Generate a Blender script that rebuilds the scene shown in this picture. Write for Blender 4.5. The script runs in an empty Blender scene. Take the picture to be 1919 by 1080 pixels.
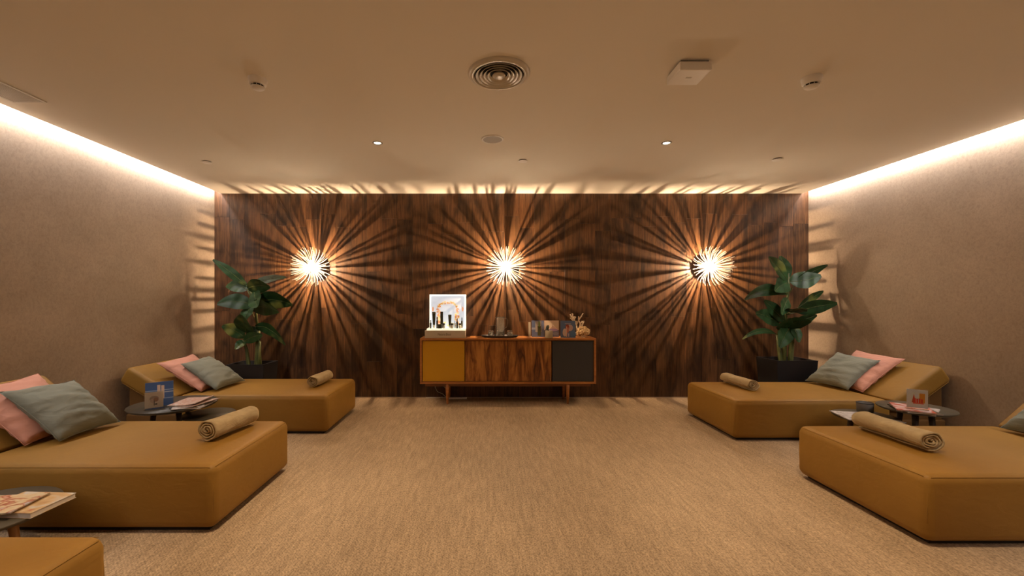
import bpy, bmesh, math, random
from mathutils import Vector, Matrix, noise
random.seed(7)
R = math.radians
C = bpy.context.scene.collection
scene = bpy.context.scene

# ---------------------------------------------------------------- camera
F = 795.0; VX = 904.0; VY = 563.0; CZ = 1.25
cam = bpy.data.objects.new('camera', bpy.data.cameras.new('camera'))
C.objects.link(cam)
cam.location = (0, 0, CZ); cam.rotation_euler = (R(90), 0, 0)
cam.data.sensor_width = 36.0; cam.data.lens = 36.0 * F / 1919.0
cam.data.shift_x = (959.5 - VX) / 1919.0
cam.data.shift_y = (VY - 540.0) / 1919.0
cam.data.clip_start = 0.05
scene.camera = cam

# ---------------------------------------------------------------- world, view, large lights
w = bpy.data.worlds.new('world'); scene.world = w; w.use_nodes = True
w.node_tree.nodes['Background'].inputs[0].default_value = (1.0, 0.72, 0.45, 1)
w.node_tree.nodes['Background'].inputs[1].default_value = 0.0
scene.view_settings.view_transform = 'Standard'
scene.view_settings.look = 'None'
scene.view_settings.gamma = 1.0
scene.view_settings.use_curve_mapping = False
scene.view_settings.exposure = -0.16

XL, XR, YB, YF, ZC = -3.43, 4.174, 5.43, -2.6, 2.616
XSL, XSR = -3.345, 4.089          # edges of the ceiling panel, a light slot beyond each
COVE_W = 104.0; COVE_COL = (1.0, 0.93, 0.91)
SCONCE = 250000.0; SCONCE_COL = (1.0, 0.69, 0.42)
DOWN_W = 125.0; DOWN_COL = (1.0, 0.74, 0.48)

def area(name, loc, rot, sx, sy, power, col):
    l = bpy.data.lights.new(name, 'AREA'); l.shape = 'RECTANGLE'; l.size = sx; l.size_y = sy
    l.energy = power; l.color = col
    o = bpy.data.objects.new(name, l); C.objects.link(o); o.location = loc; o.rotation_euler = rot
    return o
LEN = YB - YF - 0.06
ym = (YB + YF) / 2
# led lines in the two slots: shine down and a little towards the side wall
area('cove_light', (XL + 0.038, ym, ZC + 0.075), (0, R(4), 0), 0.022, LEN, COVE_W, COVE_COL)
area('cove_light', (XR - 0.038, ym, ZC + 0.075), (0, R(-4), 0), 0.022, LEN, COVE_W, COVE_COL)

# ---------------------------------------------------------------- helpers
def mat(name, col, rough=0.6, metal=0.0, spec=0.5, **kw):
    m = bpy.data.materials.new(name); m.use_nodes = True
    b = m.node_tree.nodes['Principled BSDF']
    b.inputs['Base Color'].default_value = (*col, 1)
    b.inputs['Roughness'].default_value = rough
    b.inputs['Metallic'].default_value = metal
    b.inputs['Specular IOR Level'].default_value = spec
    for k, v in kw.items():
        b.inputs[k.replace('_', ' ')].default_value = v
    return m

def nd(m, typ, **kw):
    n = m.node_tree.nodes.new(typ)
    for k, v in kw.items(): setattr(n, k, v)
    return n
def lk(m, a, b): m.node_tree.links.new(a, b)
def bsdf(m): return m.node_tree.nodes['Principled BSDF']
def ramp(m, src, stops):
    r = nd(m, 'ShaderNodeValToRGB')
    el = r.color_ramp.elements
    while len(el) < len(stops): el.new(0.5)
    for e, (p, c) in zip(el, stops):
        e.position = p; e.color = (*c, 1) if len(c) == 3 else c
    lk(m, src, r.inputs[0]); return r.outputs[0]
def coords(m, scale=(1, 1, 1), kind='Object', rnd=False):
    t = nd(m, 'ShaderNodeTexCoord'); mp = nd(m, 'ShaderNodeMapping')
    mp.inputs['Scale'].default_value = scale
    if rnd:
        oi = nd(m, 'ShaderNodeObjectInfo'); mu = nd(m, 'ShaderNodeMath', operation='MULTIPLY')
        mu.inputs[1].default_value = 53.0; lk(m, oi.outputs['Random'], mu.inputs[0])
        ad = nd(m, 'ShaderNodeVectorMath', operation='ADD')
        lk(m, t.outputs[kind], ad.inputs[0]); lk(m, mu.outputs[0], ad.inputs[1])
        lk(m, ad.outputs[0], mp.inputs[0])
    else:
        lk(m, t.outputs[kind], mp.inputs[0])
    return mp.outputs[0]
def ntex(m, vec, scale, detail=4, rough=0.55, dist=0.0):
    n = nd(m, 'ShaderNodeTexNoise'); n.inputs['Scale'].default_value = scale
    n.inputs['Detail'].default_value = detail; n.inputs['Roughness'].default_value = rough
    n.inputs['Distortion'].default_value = dist
    lk(m, vec, n.inputs['Vector']); return n.outputs['Fac']
def bump(m, h, strength, dist=0.01, prev=None):
    b = nd(m, 'ShaderNodeBump'); b.inputs['Strength'].default_value = strength
    b.inputs['Distance'].default_value = dist; lk(m, h, b.inputs['Height'])
    if prev is not None: lk(m, prev, b.inputs['Normal'])
    lk(m, b.outputs[0], bsdf(m).inputs['Normal']); return b.outputs[0]
def mixc(m, fac, a, b, mode='MIX'):
    n = nd(m, 'ShaderNodeMix', data_type='RGBA', blend_type=mode)
    for i, v in ((0, fac), (6, a), (7, b)):
        if isinstance(v, (int, float)): n.inputs[i].default_value = v
        elif isinstance(v, tuple): n.inputs[i].default_value = (*v, 1)
        else: lk(m, v, n.inputs[i])
    return n.outputs[2]
def emis(name, col, s):
    m = mat(name, col, 0.5)
    bsdf(m).inputs['Emission Color'].default_value = (*col, 1)
    bsdf(m).inputs['Emission Strength'].default_value = s
    return m

def obj(name, bm, m, parent=None, smooth=False, loc=None):
    me = bpy.data.meshes.new(name)
    bm.normal_update(); bm.to_mesh(me); bm.free()
    mats = m if isinstance(m, (list, tuple)) else [m]
    for x in mats: me.materials.append(x)
    if smooth:
        for p in me.polygons: p.use_smooth = True
    o = bpy.data.objects.new(name, me); C.objects.link(o)
    if parent: o.parent = parent
    if loc is not None: o.location = loc
    return o
def tag(o, label, cat, group=None):
    o['label'] = label; o['category'] = cat
    if group: o['group'] = group
    return o
def thing(name, label, cat, loc=(0, 0, 0), rotz=0, group=None):
    o = bpy.data.objects.new(name, None); C.objects.link(o)
    o.location = loc; o.rotation_euler = (0, 0, rotz); o.empty_display_size = 0.1
    return tag(o, label, cat, group)
def struct(name, bm, m, **k):
    o = obj(name, bm, m, **k); o['kind'] = 'structure'; return o
def dup(root, label, loc=None, rotz=None):
    r = root.copy(); C.objects.link(r); r['label'] = label
    if loc is not None: r.location = loc
    if rotz is not None: r.rotation_euler = (0, 0, rotz)
    for ch in list(root.children):
        c = ch.copy(); C.objects.link(c); c.parent = r
        for g in list(ch.children):
            d = g.copy(); C.objects.link(d); d.parent = c
    return r
def NB(): return bmesh.new()
def box(bm, x0, x1, y0, y1, z0, z1, bev=0.0, seg=2):
    r = bmesh.ops.create_cube(bm, size=1.0)
    vs = r['verts']
    for v in vs:
        v.co = Vector(((x0 + x1) / 2 + v.co.x * (x1 - x0), (y0 + y1) / 2 + v.co.y * (y1 - y0), (z0 + z1) / 2 + v.co.z * (z1 - z0)))
    if bev:
        es = list({e for v in vs for e in v.link_edges})
        bmesh.ops.bevel(bm, geom=es, offset=bev, segments=seg, profile=0.5, affect='EDGES')
    return bm
def cyl(bm, p0, p1, r0, r1=None, n=16, caps=True):
    r1 = r0 if r1 is None else r1
    p0, p1 = Vector(p0), Vector(p1); d = p1 - p0
    q = Vector((0, 0, 1)).rotation_difference(d.normalized()).to_matrix().to_4x4()
    M = Matrix.Translation((p0 + p1) / 2) @ q
    bmesh.ops.create_cone(bm, cap_ends=caps, segments=n, radius1=r0, radius2=r1, depth=d.length, matrix=M)
    return bm
def lathe(bm, prof, n=32, c=(0, 0, 0), cap=True):
    rings = []
    for (r, z) in prof:
        rings.append([bm.verts.new((c[0] + r * math.cos(2 * math.pi * i / n), c[1] + r * math.sin(2 * math.pi * i / n), c[2] + z)) for i in range(n)])
    for a, b in zip(rings, rings[1:]):
        for i in range(n):
            bm.faces.new((a[i], a[(i + 1) % n], b[(i + 1) % n], b[i]))
    if cap:
        if prof[0][0] > 1e-4: bm.faces.new(rings[0][::-1])
        if prof[-1][0] > 1e-4: bm.faces.new(rings[-1])
    return bm
def tube(bm, pts, r, n=8, r_end=None, radii=None):
    pts = [Vector(p) for p in pts]; rings = []
    N = len(pts)
    up = Vector((0.13, 0.21, 0.97)).normalized()
    for i, p in enumerate(pts):
        t = (pts[min(i + 1, N - 1)] - pts[max(i - 1, 0)]).normalized()
        a = t.cross(up).normalized(); b = t.cross(a)
        rr = radii[i] if radii else (r if r_end is None else r + (r_end - r) * i / (N - 1))
        rings.append([bm.verts.new(p + a * rr * math.cos(2 * math.pi * k / n) + b * rr * math.sin(2 * math.pi * k / n)) for k in range(n)])
    for A, B in zip(rings, rings[1:]):
        for k in range(n): bm.faces.new((A[k], A[(k + 1) % n], B[(k + 1) % n], B[k]))
    bm.faces.new(rings[0][::-1]); bm.faces.new(rings[-1])
    return bm
def quad(bm, a, b, c, d, mi=0):
    f = bm.faces.new([bm.verts.new(Vector(p)) for p in (a, b, c, d)]); f.material_index = mi; return f
def W(px, py, D):
    return Vector(((px - VX) * D / F, D, CZ - (py - VY) * D / F))

# ---------------------------------------------------------------- materials
M = {}
# side wall covering: mottled plaster-like vinyl
m = mat('wall_covering', (0.42, 0.30, 0.20), 0.62, spec=0.3)
v = coords(m, (1, 1, 1)); big = ntex(m, v, 1.6, 6, 0.6, 0.4)
v2 = coords(m, (2, 2, 1.5)); st = ntex(m, v2, 26, 6, 0.72, 0.8)
c1 = ramp(m, big, [(0.3, (0.40, 0.315, 0.235)), (0.7, (0.50, 0.40, 0.305))])
c2 = ramp(m, st, [(0.35, (0.84, 0.83, 0.82)), (0.55, (1, 1, 1)), (0.72, (1.06, 1.05, 1.04))])
lk(m, mixc(m, 1.0, c1, c2, 'MULTIPLY'), bsdf(m).inputs['Base Color']); bump(m, st, 0.22, 0.003)
M['wall'] = m
m = mat('ceiling_paint', (0.82, 0.77, 0.68), 0.85, spec=0.2); M['ceil'] = m
M['white'] = mat('white_plastic', (0.86, 0.83, 0.78), 0.45)
M['grey_plastic'] = mat('grey_plastic', (0.30, 0.28, 0.25), 0.5)
M['vent'] = mat('vent_metal', (0.60, 0.55, 0.46), 0.35, spec=0.6)
M['void'] = mat('dark_recess', (0.02, 0.017, 0.013), 0.9)
# floor: woven vinyl carpet
m = mat('woven_carpet', (0.4, 0.3, 0.2), 0.62, spec=0.35)
v = coords(m, (1, 1, 1))
wv = nd(m, 'ShaderNodeTexWave', wave_type='BANDS', bands_direction='DIAGONAL')
wv.inputs['Scale'].default_value = 38; wv.inputs['Distortion'].default_value = 6.0; wv.inputs['Detail'].default_value = 2.0
wv.inputs['Detail Scale'].default_value = 3.0; lk(m, v, wv.inputs['Vector'])
vf = coords(m, (1, 0.12, 1)); streak = ntex(m, vf, 45, 3, 0.6)
vg = coords(m, (1.0, 0.55, 1)); grain = ntex(m, vg, 125, 2, 0.6)
vb = coords(m, (1.4, 0.5, 1)); patch = ntex(m, vb, 1.3, 3, 0.5)
vor = nd(m, 'ShaderNodeTexVoronoi', feature='F1'); vor.inputs['Scale'].default_value = 85; lk(m, vg, vor.inputs['Vector'])
base = ramp(m, patch, [(0.3, (0.37, 0.268, 0.168)), (0.7, (0.45, 0.330, 0.210))])
t1 = ramp(m, streak, [(0.32, (0.80, 0.79, 0.77)), (0.68, (1.14, 1.14, 1.14))])
t2 = ramp(m, grain, [(0.34, (0.60, 0.58, 0.54)), (0.52, (1, 1, 1)), (0.68, (1.22, 1.2, 1.17))])
t3 = ramp(m, wv.outputs['Fac'], [(0.1, (0.84, 0.83, 0.81)), (0.6, (1.06, 1.06, 1.06))])
cc = mixc(m, 1.0, base, t1, 'MULTIPLY'); cc = mixc(m, 1.0, cc, t2, 'MULTIPLY'); cc = mixc(m, 1.0, cc, t3, 'MULTIPLY')
lk(m, cc, bsdf(m).inputs['Base Color']); p = bump(m, vor.outputs['Distance'], 0.5, 0.004)
M['floor'] = m
# wood planks
m = mat('plank_wood', (0.1, 0.05, 0.02), 0.42, spec=0.4)
v = coords(m, (22, 1, 1.3), rnd=True); g = ntex(m, v, 2.4, 9, 0.68, 1.0)
v2 = coords(m, (90, 1, 2.0), rnd=True); fine = ntex(m, v2, 1.0, 4, 0.6)
v3 = coords(m, (3, 1, 1.1), rnd=True); blot = ntex(m, v3, 2.4, 3, 0.5, 0.5)
col = ramp(m, g, [(0.25, (0.026, 0.0115, 0.0046)), (0.45, (0.074, 0.033, 0.0130)), (0.62, (0.122, 0.057, 0.023)), (0.8, (0.180, 0.088, 0.037))])
fc = ramp(m, fine, [(0.3, (0.62, 0.60, 0.58)), (0.6, (1.08, 1.08, 1.08))])
bc = ramp(m, blot, [(0.33, (0.36, 0.36, 0.38)), (0.5, (0.95, 0.95, 0.95)), (0.7, (1.2, 1.16, 1.1))])
oi = nd(m, 'ShaderNodeObjectInfo'); rr = ramp(m, oi.outputs['Random'], [(0.0, (0.84, 0.86, 0.86)), (0.5, (1, 1, 1)), (1.0, (1.14, 1.10, 1.06))])
cc = mixc(m, 1.0, col, fc, 'MULTIPLY'); cc = mixc(m, 1.0, cc, bc, 'MULTIPLY'); cc = mixc(m, 1.0, cc, rr, 'MULTIPLY')
lk(m, cc, bsdf(m).inputs['Base Color']); bump(m, fine, 0.25, 0.002)
M['plank'] = m
def wood(name, stops, sc=(1, 1, 1), s=2.0, rough=0.35):
    m = mat(name, stops[0][1], rough, spec=0.5)
    v = coords(m, sc); g = ntex(m, v, s, 6, 0.6, 1.2)
    lk(m, ramp(m, g, stops), bsdf(m).inputs['Base Color']); bump(m, g, 0.08, 0.002); return m
M['walnut'] = wood('acacia_door', [(0.32, (0.07, 0.020, 0.006)), (0.43, (0.22, 0.075, 0.018)), (0.53, (0.38, 0.15, 0.034)), (0.66, (0.58, 0.27, 0.065))], (7, 1, 1.0), 2.3)
M['teak'] = wood('honey_wood', [(0.3, (0.30, 0.105, 0.025)), (0.5, (0.40, 0.155, 0.038)), (0.7, (0.50, 0.21, 0.055))], (1.2, 6, 9), 2.0)
M['teak_dark'] = wood('dark_rail_wood', [(0.3, (0.15, 0.05, 0.014)), (0.7, (0.23, 0.085, 0.022))], (1.2, 6, 9), 2.0)  # darker wood tone for rails, finger pull and back panel
M['mustard'] = mat('mustard_lacquer', (0.64, 0.34, 0.014), 0.4)
M['charcoal'] = mat('charcoal_lacquer', (0.045, 0.045, 0.05), 0.45)
M['table_top'] = mat('olive_grey_laminate', (0.088, 0.070, 0.042), 0.45, spec=0.3)
M['table_dark'] = mat('dark_grey_laminate', (0.055, 0.044, 0.028), 0.4, spec=0.3)
M['leg_shade'] = mat('shaded_leg', (0.05, 0.032, 0.018), 0.5)  # leg colour darkened to stand in for the shade under the tabletops
M['leg_wood'] = mat('beech_leg', (0.42, 0.22, 0.08), 0.45)
M['black'] = mat('black_lacquer', (0.012, 0.011, 0.012), 0.3)
M['pot'] = mat('black_planter', (0.013, 0.013, 0.014), 0.42)
M['soil'] = mat('dark_soil', (0.02, 0.014, 0.01), 0.95)
# fabrics
def fabric(name, c0, c1, rough=0.75, sheen=0.3, wr=0.0, weave=900, mottle=3.0):
    m = mat(name, c0, rough, spec=0.25); b = bsdf(m)
    b.inputs['Sheen Weight'].default_value = sheen; b.inputs['Sheen Roughness'].default_value = 0.4
    b.inputs['Sheen Tint'].default_value = (*[min(1, x * 2.2) for x in c1], 1)
    v = coords(m); n = ntex(m, v, mottle, 4, 0.5)
    lk(m, ramp(m, n, [(0.3, c0), (0.7, c1)]), b.inputs['Base Color'])
    g = ntex(m, v, weave, 2, 0.6); p = bump(m, g, 0.25, 0.001)
    if wr:
        v3 = coords(m, (1, 1, 2.2)); g2 = ntex(m, v3, 9, 3, 0.5, 1.0); bump(m, g2, wr, 0.02, p)
    return m
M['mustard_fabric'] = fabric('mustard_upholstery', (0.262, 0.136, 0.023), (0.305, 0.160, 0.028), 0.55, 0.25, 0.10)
M['mustard_shade'] = fabric('mustard_shaded', (0.13, 0.062, 0.015), (0.15, 0.072, 0.018), 0.8, 0.1)  # same upholstery, with the shade under the raised headrest put into the colour
M['teal'] = fabric('grey_teal_cotton', (0.20, 0.205, 0.155), (0.24, 0.245, 0.19), 0.85, 0.2, 0.3)
M['pink'] = fabric('salmon_cotton', (0.56, 0.265, 0.185), (0.63, 0.31, 0.22), 0.85, 0.2, 0.3)
M['towel'] = fabric('beige_terry', (0.40, 0.30, 0.165), (0.49, 0.375, 0.21), 0.95, 0.4, 0.5, 420, 12)
M['glass'] = mat('clear_glass', (0.90, 0.88, 0.82), 0.05, **{'Transmission_Weight': 0.94}); bsdf(M['glass']).inputs['IOR'].default_value = 1.45
M['acrylic'] = mat('clear_acrylic', (0.97, 0.97, 0.96), 0.04, **{'Transmission_Weight': 1.0}); bsdf(M['acrylic']).inputs['IOR'].default_value = 1.2
M['paper'] = mat('paper_white', (0.68, 0.62, 0.54), 0.6)
M['concrete'] = mat('grey_stone_cup', (0.15, 0.13, 0.11), 0.7)
M['beige_cup'] = mat('beige_ceramic', (0.42, 0.36, 0.24), 0.5)
M['coral'] = mat('cream_coral', (0.72, 0.60, 0.42), 0.75)
m = mat('sponge_coral', (0.62, 0.44, 0.22), 0.85); v = coords(m); n = ntex(m, v, 60, 3); lk(m, ramp(m, n, [(0.35, (0.34, 0.21, 0.08)), (0.6, (0.72, 0.52, 0.28))]), bsdf(m).inputs['Base Color']); M['sponge'] = m
M['green_glass'] = mat('dark_green_bottle', (0.035, 0.045, 0.022), 0.25)
M['cable'] = mat('white_cable', (0.7, 0.68, 0.62), 0.5)
M['olive_pack'] = mat('olive_black_pack', (0.045, 0.042, 0.022), 0.35)
M['frost'] = mat('frosted_jar', (0.55, 0.56, 0.5), 0.35)
M['rod'] = mat('lit_acrylic_rod', (0.08, 0.06, 0.04), 0.5, metal=0.0, spec=0.8)
b_ = bsdf(M['rod']); b_.inputs['Emission Color'].default_value = (1.0, 0.70, 0.42, 1); b_.inputs['Emission Strength'].default_value = 0.75
M['fill_glow'] = emis('ceiling_fill_glow', (1.0, 0.76, 0.52), 3700.0)  # forward glow added to brighten the ceiling
M['hub'] = mat('brushed_hub', (0.45, 0.36, 0.26), 0.35, metal=0.8)
M['filament'] = emis('lit_filament', SCONCE_COL, SCONCE)
M['down'] = emis('lit_downlight', (1.0, 0.85, 0.6), 22.0)
M['led'] = emis('led_strip', (1.0, 0.88, 0.78), 10.0)
# leaves
m = mat('glossy_leaf', (0.02, 0.06, 0.015), 0.42, spec=0.4)
v = coords(m, (1, 1, 1)); n = ntex(m, v, 7, 3, 0.5, 0.8); n2 = ntex(m, coords(m, (1, 1, 1), rnd=True), 3.0, 2)
a = ramp(m, n, [(0.35, (0.010, 0.034, 0.010)), (0.6, (0.022, 0.070, 0.018))])
yl = ramp(m, n2, [(0.60, (0, 0, 0)), (0.68, (1, 1, 1))])
lk(m, mixc(m, yl, a, (0.19, 0.21, 0.045)), bsdf(m).inputs['Base Color']); M['leaf'] = m
m = mat('stem', (0.09, 0.115, 0.03), 0.5); v = coords(m, (8, 8, 1)); n = ntex(m, v, 6, 3)
lk(m, ramp(m, n, [(0.35, (0.04, 0.06, 0.012)), (0.65, (0.15, 0.16, 0.045))]), bsdf(m).inputs['Base Color']); M['stem'] = m
_pc = {}
def paint(c, rough=0.45):
    k = tuple(c)
    if k not in _pc: c = tuple(min(0.8, x * 1.5) for x in c); _pc[k] = mat('print_ink_%s' % ['red', 'blue', 'tan', 'plum', 'sand', 'olive', 'slate', 'rose', 'cream', 'rust', 'sky', 'night', 'gold', 'coal', 'pine', 'milk'][len(_pc) % 16], c, rough)
    return _pc[k]
def cover_mat(name, stops, sc=9.0):
    m = mat(name, stops[0][1], 0.35); v = coords(m, (1, 1.4, 1)); n = ntex(m, v, sc, 2, 0.4, 1.5)
    r = nd(m, 'ShaderNodeValToRGB'); r.color_ramp.interpolation = 'CONSTANT' if False else 'LINEAR'
    lk(m, ramp(m, n, stops), bsdf(m).inputs['Base Color']); return m
M['cov_food'] = cover_mat('cover_food', [(0.38, (0.62, 0.50, 0.30)), (0.47, (0.60, 0.40, 0.2)), (0.52, (0.30, 0.06, 0.02)), (0.58, (0.55, 0.25, 0.14)), (0.68, (0.5, 0.45, 0.42))], 11)
M['cov_book'] = cover_mat('cover_book', [(0.35, (0.55, 0.50, 0.42)), (0.5, (0.58, 0.38, 0.17)), (0.62, (0.50, 0.30, 0.12)), (0.7, (0.42, 0.06, 0.03))], 7)
M['cov_rose'] = cover_mat('cover_rose', [(0.35, (0.62, 0.55, 0.48)), (0.48, (0.45, 0.20, 0.13)), (0.6, (0.62, 0.48, 0.38)), (0.7, (0.25, 0.2, 0.18))], 13)
M['cov_red'] = cover_mat('cover_red', [(0.35, (0.40, 0.05, 0.02)), (0.45, (0.55, 0.12, 0.06)), (0.52, (0.60, 0.42, 0.40)), (0.65, (0.62, 0.58, 0.52))], 9)
M['cov_pale'] = cover_mat('cover_pale', [(0.35, (0.22, 0.18, 0.14)), (0.45, (0.52, 0.46, 0.42)), (0.6, (0.60, 0.56, 0.52)), (0.75, (0.35, 0.28, 0.3))], 15)

# ---------------------------------------------------------------- room shell
struct('floor', box(NB(), XL - 0.1, XR + 0.1, YF, YB + 0.1, -0.1, 0), M['floor'])
struct('ceiling', box(NB(), XSL, XSR, YF, YB, ZC, ZC + 0.06), M['ceil'])
struct('trim_1', box(NB(), XL - 0.1, XR + 0.1, YF, YB + 0.1, 2.90, 3.0), M['ceil'])
struct('wall_left', box(NB(), XL - 0.1, XL, YF, YB + 0.1, 0, 2.90), M['wall'])
struct('wall_right', box(NB(), XR, XR + 0.1, YF, YB + 0.1, 0, 2.90), M['wall'])
struct('wall_front', box(NB(), XL, XR, YF - 0.1, YF, 0, 2.90), mat('dark_rear_wall', (0.09, 0.06, 0.04), 0.8))  # unseen rear wall, coloured dark to keep bounce off the daybed sides
wb = struct('wall_back', box(NB(), XL, XR, YB + 0.012, YB + 0.1, 0, 2.90), M['void'])
# planks of the back wall
PW = 0.195
n_cols = int(math.ceil((XR - XL) / PW))
for i in range(n_cols):
    x0 = XL + i * PW; x1 = min(x0 + PW, XR)
    j1 = random.choice([0.98, 1.02, 1.08, 0.90, 1.12]) + random.uniform(-0.04, 0.04)
    j0 = j1 + 1.2
    if random.random() < 0.12: j1, j0 = j1 - 0.55, j0 - 0.6
    zs = [0.012, j1, min(j0, 2.5), 2.89]
    for a, b in zip(zs, zs[1:]):
        g = 0.0007
        bm = NB(); L = b - a
        hw = (x1 - x0) / 2 - g
        pr = random.uniform(0.0, 0.0015)
        box(bm, -hw, hw, -pr, 0.012, -L / 2 + g, L / 2 - g, 0.0006, 1)
        obj('plank', bm, M['plank'], wb, loc=((x0 + x1) / 2, YB, (a + b) / 2))
struct('baseboard_back', box(NB(), XL, XR, YB - 0.008, YB - 0.0005 - 0.0015, 0, 0.012), mat('metal_edge', (0.5, 0.42, 0.32), 0.3, 0.6))
# led strips lying in the slots
for nm, x in (('trim_2', XSL + 0.004), ('trim_3', XSR - 0.016)):
    struct(nm, box(NB(), x, x + 0.012, YF + 0.02, YB - 0.02, ZC + 0.06, ZC + 0.064), M['led'])

# ---------------------------------------------------------------- ceiling fixtures
def hz(px, py, h=None):   # point on the ceiling plane
    h = (ZC - CZ) if h is None else h
    D = h * F / (VY - py); return Vector(((px - VX) * D / F, D, ZC))
def downlight(loc, label):
    t = thing('downlight', label, 'downlight', loc, 0, 'recessed downlights in two lines along the ceiling')
    obj('bezel', lathe(NB(), [(0.030, 0.02), (0.030, -0.004), (0.038, -0.006), (0.044, -0.003), (0.044, 0.001)], 32, cap=False), M['grey_plastic'], t, True)
    obj('lamp', lathe(NB(), [(0.0001, -0.001), (0.022, -0.003), (0.030, 0.002)], 24, cap=False), M['down'], t, True)
    return t
dl = None
labels = [['small lit recessed downlight left of the round speaker grille', 'small lit recessed downlight right of the round speaker grille']]
for row, y in enumerate((3.68, 1.88, 0.08)):
    for side, x in enumerate((-0.91, 1.597)):
        lab = labels[0][side] if row == 0 else 'lit recessed downlight %s the camera, above the %s half of the carpet' % (['', 'just in front of', 'right over', 'behind'][row], ['left', 'right'][side])
        if dl is None: dl = o = downlight((x, y, ZC), lab)
        else: o = dup(dl, lab, (x, y, ZC))
        l = bpy.data.lights.new('downlight_beam', 'SPOT'); l.energy = DOWN_W * (0.9, 1.6, 0.9)[row]; l.color = DOWN_COL
        l.spot_size = R(84); l.spot_blend = 1.0; l.shadow_soft_size = 0.03
        lo = bpy.data.objects.new('downlight_beam', l); C.objects.link(lo); lo.location = (x, y, ZC - 0.012)
# round air diffuser
p = hz(935, 138)
t = thing('air_diffuser', 'large round ceiling air diffuser with concentric rings', 'vent', p)
obj('outer_ring', lathe(NB(), [(0.150, 0.0), (0.150, -0.016), (0.165, -0.018), (0.187, -0.004), (0.187, 0.001)], 64, cap=False), M['vent'], t, True)
obj('backing', lathe(NB(), [(0.0001, -0.0005), (0.150, -0.0005)], 48, cap=False), M['void'], t)
for r0 in (0.128, 0.105, 0.082, 0.059):
    obj('ring', lathe(NB(), [(r0 - 0.006, -0.003), (r0 + 0.012, -0.019), (r0 + 0.013, -0.017), (r0 - 0.003, -0.001)], 64, cap=False), M['vent'], t, True)
obj('centre_disc', lathe(NB(), [(0.0001, -0.018), (0.036, -0.018), (0.040, -0.014), (0.030, -0.001)], 48, cap=False), M['vent'], t, True)
# speaker
p = hz(923, 261)
t = thing('ceiling_speaker', 'round white ceiling speaker grille between the two lit downlights', 'speaker', p)
obj('rim', lathe(NB(), [(0.079, -0.001), (0.082, -0.006), (0.094, -0.005), (0.097, 0.0)], 48, cap=False), M['white'], t, True)
m = mat('speaker_mesh', (0.34, 0.30, 0.24), 0.6); obj('grille', lathe(NB(), [(0.0001, -0.004), (0.079, -0.004)], 48, cap=False), m, t)
# flat sprinkler covers
for (px, py, lab) in ((388, 303, 'small flat sprinkler cover near the left wall corner'), (980, 301, 'small flat sprinkler cover between speaker and middle wall lamp'), (1457, 298, 'small flat sprinkler cover near the right wall corner')):
    p = hz(px, py); t = thing('sprinkler_cover', lab, 'sprinkler', p, 0, 'flat sprinkler covers by the plank wall')
    obj('cover_plate', lathe(NB(), [(0.0001, -0.012), (0.044, -0.011), (0.047, -0.008)], 28, cap=False), M['white'], t, True)
    obj('collar', lathe(NB(), [(0.038, 0.0), (0.036, -0.008)], 28, cap=False), M['void'], t, True)
# smoke detectors
for (px, py, lab) in ((483, 160, 'round smoke detector on the ceiling left of the air diffuser'), (1521, 158, 'round smoke detector on the ceiling right of the square box')):
    D = (ZC - 0.04 - CZ) * F / (VY - py); p = Vector(((px - VX) * D / F, D, ZC))
    t = thing('smoke_detector', lab, 'smoke detector', p, 0, 'ceiling smoke detectors')
    obj('base', lathe(NB(), [(0.055, 0.0), (0.055, -0.012), (0.052, -0.014), (0.050, -0.034), (0.044, -0.040), (0.0001, -0.040)], 40, cap=False), M['white'], t, True)
    obj('sensor_slot', lathe(NB(), [(0.034, -0.040), (0.034, -0.052)], 32, cap=False), M['void'], t, True)
    for k in range(10):
        a = k * math.pi / 5; obj('slot_rib', cyl(NB(), (0.037 * math.cos(a), 0.037 * math.sin(a), -0.040), (0.037 * math.cos(a), 0.037 * math.sin(a), -0.053), 0.002, n=6), M['white'], t)
    obj('cap', lathe(NB(), [(0.040, -0.052), (0.040, -0.056), (0.030, -0.064), (0.0001, -0.066)], 40), M['white'], t, True)
# square box
t = thing('ceiling_box', 'flat square white box mounted on the ceiling right of the diffuser', 'ceiling device', (1.208, 2.485, ZC))
obj('housing', box(NB(), -0.092, 0.092, -0.088, 0.088, -0.062, -0.014, 0.006, 3), M['white'], t)
obj('mount', box(NB(), -0.080, 0.080, -0.076, 0.076, -0.014, 0.0, 0.003), M['grey_plastic'], t)
obj('badge', box(NB(), -0.016, 0.016, -0.006, 0.006, -0.0632, -0.062), M['vent'], t)
# linear grille
t = thing('return_grille', 'long rectangular return air grille beside the left light slot', 'vent', (-3.11, 2.46, ZC))
bm = NB()
for (x0, x1, y0, y1) in ((-0.115, -0.095, -0.46, 0.46), (0.095, 0.115, -0.46, 0.46), (-0.095, 0.095, -0.46, -0.44), (-0.095, 0.095, 0.44, 0.46)):
    box(bm, x0, x1, y0, y1, -0.008, 0.0, 0.002)
obj('frame', bm, M['vent'], t)
obj('backing', box(NB(), -0.095, 0.095, -0.44, 0.44, -0.0006, 0), M['void'], t)
bm0 = NB(); box(bm0, -0.003, 0.003, -0.44, 0.44, -0.007, -0.001)
sl = obj('slat', bm0, M['vent'], t, loc=(-0.084, 0, 0))
for k in range(1, 15):
    s2 = sl.copy(); C.objects.link(s2); s2.parent = t; s2.location = (-0.084 + 0.012 * k, 0, 0)

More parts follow.
